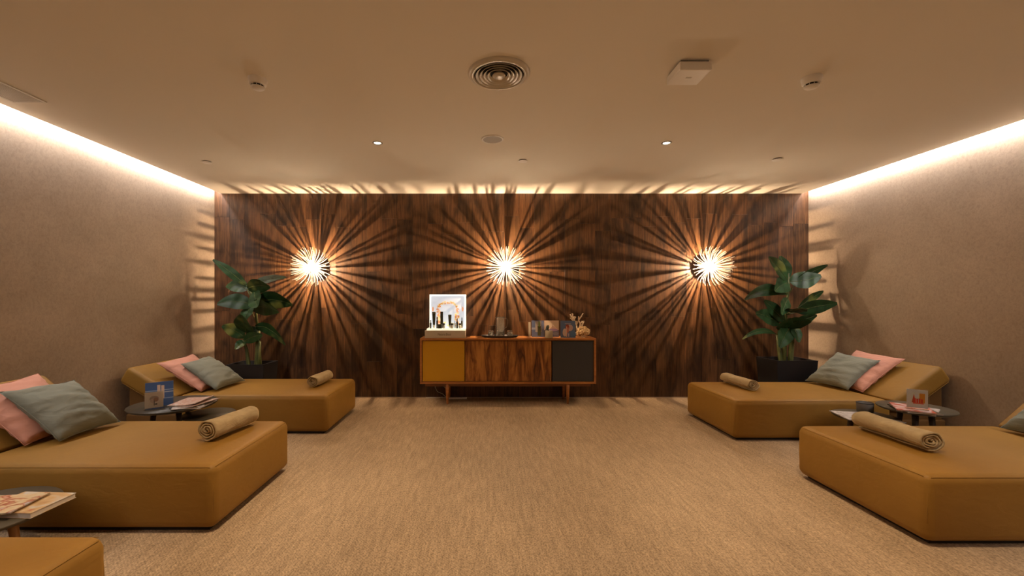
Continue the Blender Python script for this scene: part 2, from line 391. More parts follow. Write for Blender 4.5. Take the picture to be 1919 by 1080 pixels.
# ---------------------------------------------------------------- sconces
def rod_path(phi, e, L, bend, off0=0.205):
    pts = []
    for k in range(8):
        s = (0, .12, .25, .45, .65, .78, .9, 1)[k]
        rr = 0.014 + (L - 0.014) * s
        ee = e + bend * max(0, s - 0.62) * 2.2
        # integrate a path that curves forward
        pts.append((rr, ee))
    P = []; r = 0.014 * math.cos(e); f = 0.014 * math.sin(e); prev = 0.014
    for rr, ee in pts:
        ds = rr - prev; prev = rr
        r += ds * math.cos(ee); f += ds * math.sin(ee)
        P.append(Vector((r * math.cos(phi), -(off0 + f), r * math.sin(phi))))
    return P
def sconce(loc, label, seed):
    rnd = random.Random(seed)
    t = thing('wall_lamp', label, 'wall lamp', loc, 0, 'starburst wall lamps on the plank wall')
    bm = NB(); lathe(bm, [(0.0001, 0.0), (0.055, 0.0), (0.055, 0.012), (0.045, 0.018), (0.0001, 0.018)], 32, cap=False)
    bmesh.ops.rotate(bm, verts=bm.verts, cent=(0, 0, 0), matrix=Matrix.Rotation(R(90), 3, 'X'))
    obj('wall_plate', bm, M['hub'], t, True)
    bm = NB(); cyl(bm, (0, -0.015, 0.0), (0, -0.185, 0.0), 0.005, n=10)
    lathe(bm2 := NB(), [(0.0001, 0.166), (0.030, 0.167), (0.031, 0.169), (0.0001, 0.171)], 24, cap=False)  # disc added as a baffle, keeps the lamp off the wood right behind
    bmesh.ops.rotate(bm2, verts=bm2.verts, cent=(0, 0, 0), matrix=Matrix.Rotation(R(90), 3, 'X'))
    obj('stem', bm, M['hub'], t, True); obj('collar', bm2, M['hub'], t, True)
    for nm, pf, mm in (('fill_ring', [(0.024, 0.2370), (0.012, 0.2372)], M['fill_glow']), ('reflector', [(0.0130, 0.2058), (0.012, 0.216), (0.0001, 0.220), (0.0001, 0.2345), (0.025, 0.2345), (0.0262, 0.2325), (0.016, 0.219), (0.0140, 0.2058)], M['hub'])):  # ring added to light the ceiling; cup shaped to cut the forward beam
        bm = NB(); lathe(bm, pf, 28, cap=False)
        bmesh.ops.rotate(bm, verts=bm.verts, cent=(0, 0, 0), matrix=Matrix.Rotation(R(90), 3, 'X'))
        obj(nm, bm, mm, t, True)
    bm = NB(); cyl(bm, (0, -0.235, 0), (0, -0.243, 0), 0.0125, n=20)
    tube(bm, [(0, -0.180, -0.002), (0, -0.185, -0.017), (0, -0.22, -0.021), (0, -0.232, -0.012)], 0.0015, 6)
    obj('hub', bm, M['hub'], t, True)
    bm = NB(); bmesh.ops.create_icosphere(bm, subdivisions=1, radius=0.0042, matrix=Matrix.Translation((0, -0.205, 0)))
    obj('lamp', bm, M['filament'], t)
    rings = [(32, 5, 0.268, 1.1, 0.148), (23, 13, 0.240, 1.1, 0.158), (9, 14, 0.262, 0.9, 0.222), (10, 34, 0.245, 0.8, 0.222), (8, 54, 0.225, 0.6, 0.224), (4, 70, 0.205, 0.4, 0.226)]
    for (n, e, L, bend, off0) in rings:
        ph0 = rnd.random()
        for k in range(n):
            phi = 2 * math.pi * (k + ph0 + rnd.uniform(-0.36, 0.36)) / n
            P = rod_path(phi, R(e + rnd.uniform(-3, 3)), L * rnd.uniform(0.97, 1.02), bend, off0)
            k0 = 0.92 if off0 < 0.2 else 0.8
            bm = NB(); tube(bm, P, 0.0042, 6, radii=[k0 * q for q in (0.0009, 0.0016, 0.0026, 0.0040, 0.0047, 0.0047, 0.0047, 0.0045)])
            rod = obj('rod', bm, M['rod'], t, True)
    return t
for (px, py, lab, sd) in ((585, 501, 'starburst wall lamp with curved rods above the left plant', 3), (948, 500, 'starburst wall lamp with curved rods above the sideboard', 4), (1330, 500, 'starburst wall lamp with curved rods beside the right plant', 5)):
    p = W(px, py, 5.27); sconce((p.x, YB - 0.0016, p.z), lab, sd)

# ---------------------------------------------------------------- daybeds
def daybed(label, xf, side, y0, y1, ang, H=0.362):
    """xf: x of the foot end; side=+1 body runs to +x (right wall), -1 to -x."""
    t = thing('daybed', label, 'daybed', (xf, (y0 + y1) / 2, 0), 0, 'mustard daybeds along the side walls')
    hw = (y1 - y0) / 2; Lf = 1.40; Lt = 1.90
    def X(a): return a * side
    def bb(bm, a0, a1, yy, z0, z1, bev, seg=4):
        box(bm, min(X(a0), X(a1)), max(X(a0), X(a1)), -yy, yy, z0, z1, bev, seg); return bm
    obj('plinth', bb(NB(), 0.05, Lt - 0.03, hw - 0.04, 0.0, 0.03, 0.0), M['void'], t)  # near-black colour stands in for the shadow line beneath the bed
    # flat section, rounded box with slight crown
    bm = NB(); bb(bm, 0.0, Lf, hw, 0.018, H, 0.045, 6)
    bmesh.ops.subdivide_edges(bm, edges=[e for e in bm.edges if e.calc_length() > 0.3], cuts=7, use_grid_fill=True)
    for v in bm.verts:
        a = abs(v.co.x) / Lf; b = abs(v.co.y) / hw
        crown = 0.007 * (1 - (2 * a - 1) ** 2) * (1 - b * b)
        if v.co.z > H - 0.02: v.co.z += crown
        if b > 0.97 and 0.05 < v.co.z < H - 0.04: v.co.y *= 1 + 0.008 * math.sin(math.pi * v.co.z / H)
        if a < 0.02 and 0.05 < v.co.z < H - 0.04: v.co.x -= side * 0.006 * math.sin(math.pi * v.co.z / H)
    base = obj('mattress', bm, M['mustard_fabric'], t, True)
    # seams: along the top of the foot end, down its corners
    bm = NB(); zs = H - 0.0125
    tube(bm, [(X(0.0115), -hw + 0.03, zs), (X(0.0115), 0, zs), (X(0.0115), hw - 0.03, zs)], 0.0013, 6)
    obj('seam', bm, M['mustard_fabric'], base, True)
    for s in (-1, 1):
        bm = NB(); tube(bm, [(X(0.0137), s * (hw - 0.0137), 0.06), (X(0.0095), s * (hw - 0.0095), H / 2), (X(0.0137), s * (hw - 0.0137), H - 0.04)], 0.0013, 6)
        obj('seam', bm, M['mustard_fabric'], base, True)
        bm = NB(); tube(bm, [(X(0.03), s * (hw - 0.0115), zs), (X(0.7), s * (hw - 0.0115), zs), (X(Lf - 0.04), s * (hw - 0.0115), zs)], 0.0013, 6)
        obj('seam', bm, M['mustard_fabric'], base, True)
    # lower box under the head
    obj('head_base', bb(NB(), Lf - 0.02, Lt, hw - 0.015, 0.018, 0.185, 0.02, 3), M['mustard_shade'], t, True)
    # raised cushion
    th = 0.165; Lh = 0.548; ca, sa = math.cos(R(ang)), math.sin(R(ang))
    bm = NB(); box(bm, 0, Lh, -hw, hw, -th, 0, 0.034, 5)
    bmesh.ops.subdivide_edges(bm, edges=[e for e in bm.edges if e.calc_length() > 0.3], cuts=3, use_grid_fill=True)
    for v in bm.verts:
        u, z = v.co.x, v.co.z
        if u < 0.08: # lower end cut so that it closes onto the flat section
            u += (-z) * math.tan(R(ang)) * 0.9 * (1 - u / 0.08)
        x = Lf + u * ca - z * sa if False else Lf + u * ca + (-z) * sa
        zz = (H - 0.012) + u * sa + z * ca
        v.co = Vector((X(x), v.co.y, zz))
    if side < 0: bmesh.ops.reverse_faces(bm, faces=bm.faces)
    h = obj('headrest', bm, M['mustard_fabric'], t, True)
    for s in (-1, 1):
        bm = NB(); pts = [(X(Lf + u * ca + (th - 0.008) * sa), s * (hw - 0.006), H - 0.012 + u * sa - (th - 0.008) * ca) for u in (0.13, 0.3, Lh - 0.035)]
        tube(bm, pts, 0.0022, 6); obj('seam', bm, M['mustard_fabric'], h, True)
    # fabric wedge that holds it up
    bm = NB(); A = [(Lf + 0.06, 0.17), (Lt - 0.03, 0.17), (Lt - 0.03, min(H + (Lt - 0.03 - Lf) * math.tan(R(ang)) - th / ca - 0.01, 0.9)), (Lf + 0.06, 0.20)]
    ring = []
    for yy in (-hw + 0.03, hw - 0.03): ring.append([bm.verts.new((X(a), yy, z)) for a, z in A])
    bm.faces.new(ring[0]); bm.faces.new(ring[1][::-1])
    for i in range(4): bm.faces.new((ring[0][i], ring[1][i], ring[1][(i + 1) % 4], ring[0][(i + 1) % 4]))
    bmesh.ops.recalc_face_normals(bm, faces=bm.faces)
    obj('support_wedge', bm, M['mustard_shade'], t)
    return t
daybed('mustard daybed on the left nearest the plank wall', -1.44, -1, 3.95, 4.83, 31)
daybed('mustard daybed in the middle of the left row', -1.435, -1, 2.27, 3.15, 41)
daybed('mustard daybed cut off by the bottom left corner', -1.425, -1, 0.74, 1.62, 41)
daybed('mustard daybed on the right nearest the plank wall', 2.232, 1, 3.76, 4.64, 36)
daybed('mustard daybed at the right edge, foot end towards the carpet', 2.245, 1, 2.14, 3.03, 41)

# ---------------------------------------------------------------- cushions
def cushion(name, label, m, bn, bf, tf, tn, th, group, seed):
    bn, bf, tf, tn = map(Vector, (bn, bf, tf, tn)); N = 26
    th *= 0.92
    n0 = (bf - bn).cross(tn - bn).normalized(); n0 = n0 if n0.z > 0 else -n0
    sh = n0 * (0.022 if m is M['teal'] else -0.014)
    bn, bf, tf, tn = bn + sh * 0.6, bf + sh * 0.6, tf + sh, tn + sh
    cen = (bn + bf + tf + tn) / 4
    nrm = (bf - bn).cross(tn - bn).normalized()
    if nrm.z < 0: nrm = -nrm
    bm = NB(); grids = []
    for sgn in (1, -1):
        g = []
        for i in range(N + 1):
            row = []
            for j in range(N + 1):
                u, v = i / N, j / N; a, b = 2 * u - 1, 2 * v - 1
                # edges bow inwards between the corners
                ins = 0.09
                aa = a * (1 - ins * (1 - b * b) * abs(a) ** 3); bb_ = b * (1 - ins * (1 - a * a) * abs(b) ** 3)
                uu, vv = (aa + 1) / 2, (bb_ + 1) / 2
                p = (bn * (1 - uu) + bf * uu) * (1 - vv) + (tn * (1 - uu) + tf * uu) * vv
                prof = max(0.0, (1 - a ** 4) * (1 - b ** 4)) ** 0.5 * (0.55 + 0.45 * (1 - a * a) * (1 - b * b))
                wr = noise.noise(Vector((a * 1.6 + seed, b * 6.5 + a * 1.5, seed))) * 0.016 + noise.noise(Vector((a * 2 + b + seed * 2, b * 11 + a * 2, seed))) * 0.013
                edge = 1 - min(1, min(1 - abs(a), 1 - abs(b)) * 6)
                q = p - cen + nrm * sgn * (prof * th / 2 * 1.5 + (wr * min(1, prof * 2.0) * (0.6 + 0.8 * edge)) + 0.0015)
                row.append(bm.verts.new(q))
            g.append(row)
        grids.append(g)
        for i in range(N):
            for j in range(N):
                f = (g[i][j], g[i + 1][j], g[i + 1][j + 1], g[i][j + 1]); bm.faces.new(f if sgn > 0 else f[::-1])
    bmesh.ops.remove_doubles(bm, verts=bm.verts, dist=0.0035)
    bmesh.ops.recalc_face_normals(bm, faces=bm.faces)
    t = thing(name, label, 'cushion', cen, 0, group)
    c = obj('cushion_cover', bm, m, t, True)
    # piped edge
    bm = NB(); cs = [bn, bf, tf, tn]
    pts = []
    for k in range(4):
        A, B = cs[k], cs[(k + 1) % 4]; inn = (cen - (A + B) / 2) * 0.085
        for s in range(8):
            u = s / 8; pts.append(A.lerp(B, u) + inn * 4 * u * (1 - u) - cen)
    pts.append(pts[0]); tube(bm, pts, 0.0022, 6); obj('edge_seam', bm, m, t, True)
    return t
GT, GP = 'grey cushions on the daybeds', 'pink cushions on the daybeds'
# left far
cushion('cushion', 'salmon pink cushion on the left daybed by the plank wall', M['pink'], (-2.68, 4.05, 0.385), (-2.68, 4.50, 0.385), (-3.08, 4.52, 0.69), (-3.11, 4.06, 0.66), 0.10, GP, 1.3)
cushion('cushion', 'grey-green cushion on the left daybed by the plank wall', M['teal'], (-2.575, 4.09, 0.375), (-2.555, 4.56, 0.375), (-2.965, 4.58, 0.63), (-2.935, 4.11, 0.615), 0.11, GT, 2.1)
# left middle
cushion('cushion', 'salmon pink cushion on the middle left daybed, behind the grey one', M['pink'], (-2.735, 2.54, 0.385), (-2.72, 2.98, 0.385), (-3.06, 2.93, 0.755), (-3.09, 2.48, 0.72), 0.11, GP, 3.7)
cushion('cushion', 'creased grey-green cushion on the middle left daybed', M['teal'], (-2.60, 2.60, 0.375), (-2.585, 3.02, 0.375), (-2.92, 3.02, 0.665), (-2.955, 2.58, 0.675), 0.12, GT, 4.4)
# right far
cushion('cushion', 'salmon pink cushion on the right daybed by the plank wall', M['pink'], (3.60, 4.02, 0.385), (3.58, 4.46, 0.385), (3.95, 4.49, 0.735), (4.00, 4.02, 0.705), 0.10, GP, 5.2)
cushion('cushion', 'grey-green cushion on the right daybed by the plank wall', M['teal'], (3.54, 4.10, 0.375), (3.485, 4.57, 0.375), (3.84, 4.57, 0.675), (3.86, 4.10, 0.65), 0.11, GT, 6.6)
# right near
cushion('cushion', 'salmon pink cushion mostly outside the right edge of the frame', M['pink'], (3.66, 2.52, 0.39), (3.60, 2.92, 0.39), (3.92, 2.95, 0.70), (3.99, 2.50, 0.72), 0.10, GP, 7.1)
cushion('cushion', 'grey-green cushion whose corner shows at the right edge', M['teal'], (3.50, 2.42, 0.375), (3.525, 2.88, 0.375), (3.84, 2.86, 0.655), (3.84, 2.42, 0.66), 0.11, GT, 8.9)
# bottom-left bed (outside the frame, its cushions too)

# ---------------------------------------------------------------- rolled towels
def towel(label, near, far, r, seed, flat=0.92):
    near, far = Vector(near), Vector(far); L = (far - near).length
    d = (far - near).normalized(); ang = math.atan2(d.y, d.x)
    turns = 3.6; NS = 84; NL = 16
    th = r / (turns + 0.6) * 0.62
    prof = []
    for k in range(NS + 1):
        a = turns * 2 * math.pi * k / NS
        rr = r * (0.10 + 0.86 * (k / NS)) + 0.0015 * math.sin(5 * a + seed)
        prof.append((a - turns * 2 * math.pi - math.pi * 0.42, rr))
    bm = NB(); rows = []
    for i in range(NL + 1):
        s = i / NL; x = s * L
        row_o, row_i = [], []
        for k, (a, rr) in enumerate(prof):
            wob = noise.noise(Vector((s * 4 + seed, math.cos(a) * 1.3, math.sin(a) * 1.3 + seed))) * 0.006 * (k / NS)
            endj = (noise.noise(Vector((k * 0.13, seed, 1 if s > .5 else 0))) * 0.018) * (1 if i in (0, NL) else 0)
            bulge = 1 + 0.05 * math.sin(math.pi * s * 1.0 + seed) * (k / NS)
            for lst, off in ((row_o, th / 2), (row_i, -th / 2)):
                q = (rr + wob + off) * bulge
                lst.append(bm.verts.new((x + endj, q * math.cos(a), q * math.sin(a) * flat)))
        rows.append((row_o, row_i))
    for (ao, ai), (bo, bi) in zip(rows, rows[1:]):
        for k in range(NS):
            bm.faces.new((ao[k], ao[k + 1], bo[k + 1], bo[k])); bm.faces.new((ai[k + 1], ai[k], bi[k], bi[k + 1]))
        bm.faces.new((ao[0], bo[0], bi[0], ai[0])); bm.faces.new((ao[NS], ai[NS], bi[NS], bo[NS]))
    for idx in (0, -1):
        o_, i_ = rows[idx]
        for k in range(NS): bm.faces.new((o_[k], i_[k], i_[k + 1], o_[k + 1]))
    bmesh.ops.recalc_face_normals(bm, faces=bm.faces)
    o = obj('rolled_towel', bm, M['towel'], None, True)
    zmin = min(v.co.z for v in o.data.vertices)
    o.location = (near.x, near.y, 0.370 - zmin); o.rotation_euler = (0, 0, ang)
    return tag(o, label, 'towel', 'rolled towels on the daybeds')
towel('beige rolled towel on the left daybed by the plank wall', (-1.715, 4.27, 0), (-1.70, 4.68, 0), 0.060, 1.0)
towel('beige rolled towel on the middle left daybed', (-1.715, 2.64, 0), (-1.65, 3.03, 0), 0.068, 2.0)
towel('beige rolled towel on the right daybed by the plank wall', (2.625, 4.11, 0), (2.60, 4.55, 0), 0.064, 3.0, 0.82)
towel('beige rolled towel on the near right daybed', (2.595, 2.45, 0), (2.61, 2.92, 0), 0.074, 4.0, 0.8)

# ---------------------------------------------------------------- side tables
def side_table(label, cx, cy, r, z, mtop, a0=40, wooden=False):
    lm = M['leg_wood'] if wooden else M['leg_shade']
    t = thing('side_table', label, 'side table', (cx, cy, 0), 0, 'round side tables between the daybeds')
    th = 0.022
    obj('tabletop', lathe(NB(), [(r - 0.022, z - th), (r - 0.006, z - th * 0.6), (r, z - 0.006), (r - 0.002, z), (0.0001, z)], 56), mtop, t, True)
    for k in range(3):
        a = k * 2 * math.pi / 3 + R(a0); c, s = math.cos(a), math.sin(a)
        obj('leg', cyl(NB(), (c * r * 0.55, s * r * 0.55, 0), (c * r * 0.42, s * r * 0.42, z - th + 0.002), 0.014, 0.021, 14), lm, t, True)
    bm = NB()
    for k in range(3):
        a = k * 2 * math.pi / 3 + R(a0); tube(bm, [(0, 0, z - th - 0.012), (math.cos(a) * r * 0.43, math.sin(a) * r * 0.43, z - th - 0.012)], 0.011, 8)
    obj('cross_brace', bm, lm, t)
    return t
side_table('taller dark round side table between the two far left daybeds', -2.54, 3.49, 0.31, 0.40, M['table_dark'], 81)
side_table('lower olive round side table beside the far left daybed', -2.31, 3.58, 0.20, 0.295, M['table_top'])
side_table('taller round side table by the right wall holding the acrylic stand', 3.44, 3.37, 0.235, 0.40, M['table_top'], 104)
side_table('lower round side table holding the cup between right daybeds', 3.12, 3.46, 0.215, 0.31, M['table_top'])
side_table('round side table with the book in the bottom left corner', -2.325, 1.955, 0.285, 0.27, M['table_top'], 15, True)

# ---------------------------------------------------------------- magazines and books
def magazine(label, cx, cy, z, rot, w, l, th, cov, curl=0.0, name='magazine', cat='magazine', group=None, hard=False):
    t = thing(name, label, cat, (cx, cy, z), rot, group)
    def sheet(bm, x0, x1, y0, y1, z0, z1, n=10):
        rows = []
        for i in range(n + 1):
            s = i / n; x = x0 + (x1 - x0) * s; dz = curl * max(0, (s - 0.45)) ** 2
            rows.append([bm.verts.new((x, y, zz + dz)) for y, zz in ((y0, z0), (y1, z0), (y1, z1), (y0, z1))])
        for a, b in zip(rows, rows[1:]):
            for k in range(4): bm.faces.new((a[k], a[(k + 1) % 4], b[(k + 1) % 4], b[k]))
        bm.faces.new(rows[0]); bm.faces.new(rows[-1][::-1]); bmesh.ops.recalc_face_normals(bm, faces=bm.faces)
    ct = 0.0025 if hard else 0.0008
    bm = NB(); sheet(bm, -w / 2 + 0.002, w / 2 - 0.003, -l / 2 + 0.003, l / 2 - 0.003, ct, th - ct); obj('pages', bm, M['paper'], t)
    bm = NB(); sheet(bm, -w / 2, w / 2, -l / 2, l / 2, th - ct, th); obj('front_cover', bm, cov, t)
    bm = NB(); sheet(bm, -w / 2, w / 2, -l / 2, l / 2, 0, ct); obj('back_cover', bm, cov, t)
    bm = NB(); box(bm, -w / 2 - 0.001, -w / 2 + 0.001, -l / 2, l / 2, 0, th); obj('spine', bm, cov, t)
    return t
G1 = 'magazines stacked on the far left table'
z = 0.4005
magazine('pale magazine at the bottom of the stack on the far left table', -2.33, 3.44, z, 0.15, 0.21, 0.28, 0.006, M['cov_pale'], 0, group=G1); z += 0.0065
magazine('second magazine from the bottom on the far left table', -2.36, 3.42, z, 0.5, 0.21, 0.28, 0.006, M['cov_pale'], 0, group=G1); z += 0.0065
magazine('curled magazine under the top one on the far left table', -2.33, 3.45, z, -0.15, 0.21, 0.28, 0.006, M['cov_rose'], 0.03, group=G1); z += 0.0085
magazine('open-looking rose magazine on top of the far left table stack', -2.37, 3.46, z, 0.1, 0.21, 0.28, 0.006, M['cov_rose'], 0.05, group=G1)
G2 = 'magazines on the taller right table'
z = 0.4005
magazine('dark magazine at the bottom of the stack under the acrylic stand', 3.36, 3.27, z, -0.9, 0.21, 0.28, 0.008, M['cov_pale'], 0, group=G2); z += 0.0085
magazine('olive magazine in the middle of the stack under the acrylic stand', 3.31, 3.25, z, -0.35, 0.21, 0.27, 0.009, M['table_top'], 0, group=G2); z += 0.0095
magazine('red and white magazine directly under the acrylic stand', 3.30, 3.26, z, -0.6, 0.21, 0.28, 0.007, M['cov_red'], 0, group=G2); ZT = z + 0.0072
G3 = 'magazines on the lower right table'
z = 0.3105
magazine('white magazine lying under another beside the grey cup', 3.09, 3.33, z, 0.35, 0.21, 0.28, 0.008, M['cov_pale'], 0, group=G3); z += 0.0085
magazine('pale patterned magazine on top beside the grey cup', 2.98, 3.40, z, -0.25, 0.21, 0.28, 0.006, M['cov_pale'], 0, group=G3)
magazine('thick paperback book with tan cover on the bottom left table', -2.155, 2.01, 0.2705, -0.05, 0.27, 0.205, 0.024, M['cov_book'], 0, 'book', 'book')
magazine('thin magazine with food picture on the thick book', -2.25, 1.97, 0.2951, 0.12, 0.28, 0.205, 0.006, M['cov_food'], 0.02)
magazine('grey folded leaflet tucked under the food magazine', -2.38, 2.02, 0.2705, 0.3, 0.11, 0.2, 0.003, M['cov_pale'], 0, 'leaflet', 'leaflet')

# grey cup
t = thing('stone_cup', 'short grey cup with dark rim on the lower right table', 'cup', (3.22, 3.57, 0.31))
obj('body', lathe(NB(), [(0.0001, 0.0), (0.050, 0.0), (0.055, 0.006), (0.057, 0.075), (0.055, 0.077), (0.052, 0.075), (0.050, 0.012), (0.0001, 0.010)], 36, cap=False), M['concrete'], t, True)
obj('rim', lathe(NB(), [(0.0575, 0.074), (0.0580, 0.079), (0.0545, 0.081), (0.052, 0.077)], 36, cap=False), M['black'], t, True)

# ---------------------------------------------------------------- standing cards
def local_frame(o, p0, p1):
    p0, p1 = Vector(p0), Vector(p1); d = p1 - p0
    o.location = p0; o.rotation_euler = (0, 0, math.atan2(d.y, d.x)); return d.length
def picture(parent, name, items, w, h, y=-0.0006, lean=0.0, emit=None):
    """flat print made of inked patches: items = (kind, x, z, a, b, colour) in 0..1 of w, h"""
    cols = []
    bm = NB()
    for k, (kind, x, z_, a, b, c) in enumerate(items):
        mm = emis('backlit_ink', c, emit) if emit else paint(c)
        if mm not in cols: cols.append(mm)
        mi = cols.index(mm); yy = y - 0.00012 * k
        if kind == 'r': pts = [(x, z_), (x + a, z_), (x + a, z_ + b), (x, z_ + b)]
        elif kind == 't': pts = [(x, z_), (x + a, z_), (x + a / 2, z_ + b)]
        else: pts = [(x + a * math.cos(q * math.pi / 7), z_ + b * math.sin(q * math.pi / 7)) for q in range(14)]
        f = bm.faces.new([bm.verts.new((px * w, yy - lean * pz * h, pz * h)) for px, pz in pts]); f.material_index = mi
    return obj(name, bm, cols, parent)
# left: blue card
t = thing('picture_card', 'blue advertising card standing on the far left table', 'card')
Lw = local_frame(t, (-2.655, 3.34, 0.4005), (-2.52, 3.46, 0.4005)); hh = 0.195
obj('card', box(NB(), 0, Lw, 0, 0.003, 0, hh), paint((0.05, 0.10, 0.24)), t)
picture(t, 'printed_picture', [('r', 0, 0.0, 1, 1, (0.045, 0.095, 0.23)), ('r', 0.0, 0.64, 1.0, 0.035, (0.22, 0.30, 0.42)), ('r', 0.42, 0.30, 0.11, 0.58, (0.55, 0.42, 0.33)), ('r', 0.56, 0.30, 0.11, 0.55, (0.55, 0.42, 0.33)), ('r', 0.66, 0.55, 0.34, 0.04, (0.30, 0.34, 0.40)), ('r', 0.66, 0.3, 0.34, 0.03, (0.22, 0.30, 0.42))], Lw, hh)
bm = NB(); quad(bm, (Lw * .3, 0.003, hh * .8), (Lw * .7, 0.003, hh * .8), (Lw * .7, 0.06, 0.001), (Lw * .3, 0.06, 0.001)); obj('easel_flap', bm, M['paper'], t)
# left: acrylic holder with small card
def acrylic(label, p0, p1, h, items, stockc):
    t = thing('acrylic_stand', label, 'display stand'); Lw = local_frame(t, p0, p1)
    obj('acrylic_sheet', box(NB(), -0.006, Lw + 0.006, -0.004, -0.002, 0.0, h + 0.006), M['acrylic'], t)
    obj('acrylic_foot', box(NB(), -0.006, Lw + 0.006, -0.002, 0.035, 0.0, 0.003), M['acrylic'], t)
    obj('insert_card', box(NB(), 0, Lw, 0.0, 0.0012, 0.012, h), paint(stockc), t)
    picture(t, 'printed_picture', items, Lw, h)
    return t
acrylic('small acrylic stand with floral card in front of the blue card', (-2.600, 3.265, 0.4005), (-2.515, 3.345, 0.4005), 0.135,
        [('c', 0.5, 0.62, 0.25, 0.16, (0.30, 0.24, 0.19)), ('c', 0.45, 0.5, 0.16, 0.13, (0.42, 0.33, 0.27)), ('c', 0.6, 0.55, 0.14, 0.12, (0.28, 0.17, 0.12)), ('r', 0.48, 0.22, 0.05, 0.28, (0.12, 0.10, 0.08)), ('r', 0.55, 0.25, 0.12, 0.08, (0.05, 0.05, 0.05))], (0.50, 0.44, 0.36))
acrylic('acrylic stand with red and orange product card on right table', (3.235, 3.235, ZT), (3.325, 3.165, ZT), 0.150,
        [('r', 0.24, 0.30, 0.62, 0.52, (0.62, 0.55, 0.45)), ('r', 0.60, 0.34, 0.26, 0.48, (0.75, 0.22, 0.02)), ('t', 0.24, 0.34, 0.20, 0.44, (0.45, 0.06, 0.02)), ('r', 0.34, 0.30, 0.09, 0.26, (0.62, 0.04, 0.02)), ('r', 0.46, 0.30, 0.08, 0.24, (0.55, 0.03, 0.02)), ('r', 0.57, 0.30, 0.08, 0.26, (0.62, 0.04, 0.02)), ('r', 0.68, 0.30, 0.08, 0.24, (0.50, 0.03, 0.02)), ('r', 0.30, 0.28, 0.5, 0.06, (0.70, 0.12, 0.06)), ('c', 0.47, 0.70, 0.09, 0.10, (0.70, 0.66, 0.60))], (0.62, 0.57, 0.50))

# ---------------------------------------------------------------- sideboard
SX0, SX1, SY0, SY1 = -0.748, 1.362, 5.075, 5.41
SZ0, SZ1 = 0.247, 0.795
t = thing('sideboard', 'retro wooden sideboard with mustard, brown and charcoal doors', 'sideboard', ((SX0 + SX1) / 2, (SY0 + SY1) / 2, 0))
hx = (SX1 - SX0) / 2; hy = (SY1 - SY0) / 2; ft = 0.026
obj('top_panel', box(NB(), -hx, hx, -hy, hy, SZ1 - ft, SZ1, 0.003), M['teak'], t)
obj('bottom_panel', box(NB(), -hx, hx, -hy, hy, SZ0, SZ0 + ft, 0.003), M['teak'], t)
for s in (-1, 1): obj('side_panel', box(NB(), min(s * hx, s * (hx - ft)), max(s * hx, s * (hx - ft)), -hy, hy, SZ0 + ft, SZ1 - ft, 0.002), M['teak'], t)
obj('back_panel', box(NB(), -hx + ft, hx - ft, hy - 0.012, hy, SZ0 + ft, SZ1 - ft), M['teak_dark'], t)
def lx(px): return (px - VX) * SY0 / F - (SX0 + SX1) / 2
z0d, z1d = SZ0 + ft + 0.004, SZ1 - ft - 0.006
doors = [(-hx + ft + 0.004, lx(870.5), M['mustard'], 'mustard yellow lacquered door', 0.016), (lx(871.5), lx(951), M['walnut'], 'reddish brown wood grain door', 0.024), (lx(952), lx(1034), M['walnut'], 'reddish brown wood grain door', 0.024), (lx(1035.5), hx - ft - 0.004, M['charcoal'], 'charcoal grey lacquered door', 0.016)]
for a, b, mm, lb, dep in doors:
    d = obj('door', box(NB(), a + 0.001, b - 0.001, -hy + dep, -hy + dep + 0.018, z0d, z1d, 0.002), mm, t); d['label'] = lb
for px in (951.5,):
    obj('finger_pull', box(NB(), lx(px) - 0.007, lx(px) + 0.007, -hy + 0.012, -hy + 0.0235, z0d + 0.01, z1d - 0.01, 0.002), M['teak_dark'], t)
obj('base_rail', box(NB(), -hx + 0.06, hx - 0.06, -hy + 0.025, -hy + 0.045, SZ0 - 0.032, SZ0), M['teak_dark'], t)
obj('base_rail', box(NB(), -hx + 0.06, hx - 0.06, hy - 0.045, hy - 0.025, SZ0 - 0.032, SZ0), M['teak_dark'], t)
for x in (lx(838), lx(1065)):
    for y, lean in ((-hy + 0.035, 0.0), (hy - 0.035, 0.0)):
        obj('leg', cyl(NB(), (x, y, 0), (x, y, SZ0), 0.013, 0.027, 20), M['teak'], t, True)

# items on the sideboard ------------------------------------------------
ZS = SZ1 + 0.0003
def sx(px, D): return (px - VX) * D / F
# illuminated display
D0 = 5.10
bx0, bx1 = sx(796, D0), sx(872, D0)
t = thing('illuminated_display', 'glowing white cosmetics display box on the sideboard', 'display', ((bx0 + bx1) / 2, D0, ZS))
bw = (bx1 - bx0) / 2
obj('plinth_box', box(NB(), -bw, bw, 0, 0.24, 0, 0.090, 0.003), mat('display_white', (0.66, 0.60, 0.48), 0.4), t)
obj('shelf_step', box(NB(), -bw + 0.02, bw, 0.03, 0.235, 0.090, 0.112, 0.003), emis('glowing_acrylic_step', (1.0, 0.93, 0.72), 0.9), t)
pw0, pw1 = -bw + 0.035, bw
ph0, ph1 = 0.112, 0.112 + 0.415
obj('light_panel', box(NB(), pw0, pw1, 0.205, 0.232, ph0, ph1, 0.003), emis('backlit_panel', (0.74, 0.84, 0.98), 0.62), t)
fr = emis('panel_edge_glow', (1.0, 0.97, 0.72), 2.0)
for a in ((pw0 - 0.002, pw0 + 0.010, ph0, ph1), (pw1 - 0.012, pw1, ph0, ph1), (pw0 + 0.010, pw1 - 0.012, ph1 - 0.012, ph1)):
    obj('panel_edge', box(NB(), a[0], a[1], 0.198, 0.205, a[2], a[3]), fr, t)
items = []
rr = random.Random(5)
gold = [(0.80, 0.50, 0.20), (0.62, 0.30, 0.10), (0.90, 0.66, 0.36), (0.95, 0.80, 0.5), (0.85, 0.48, 0.36)]
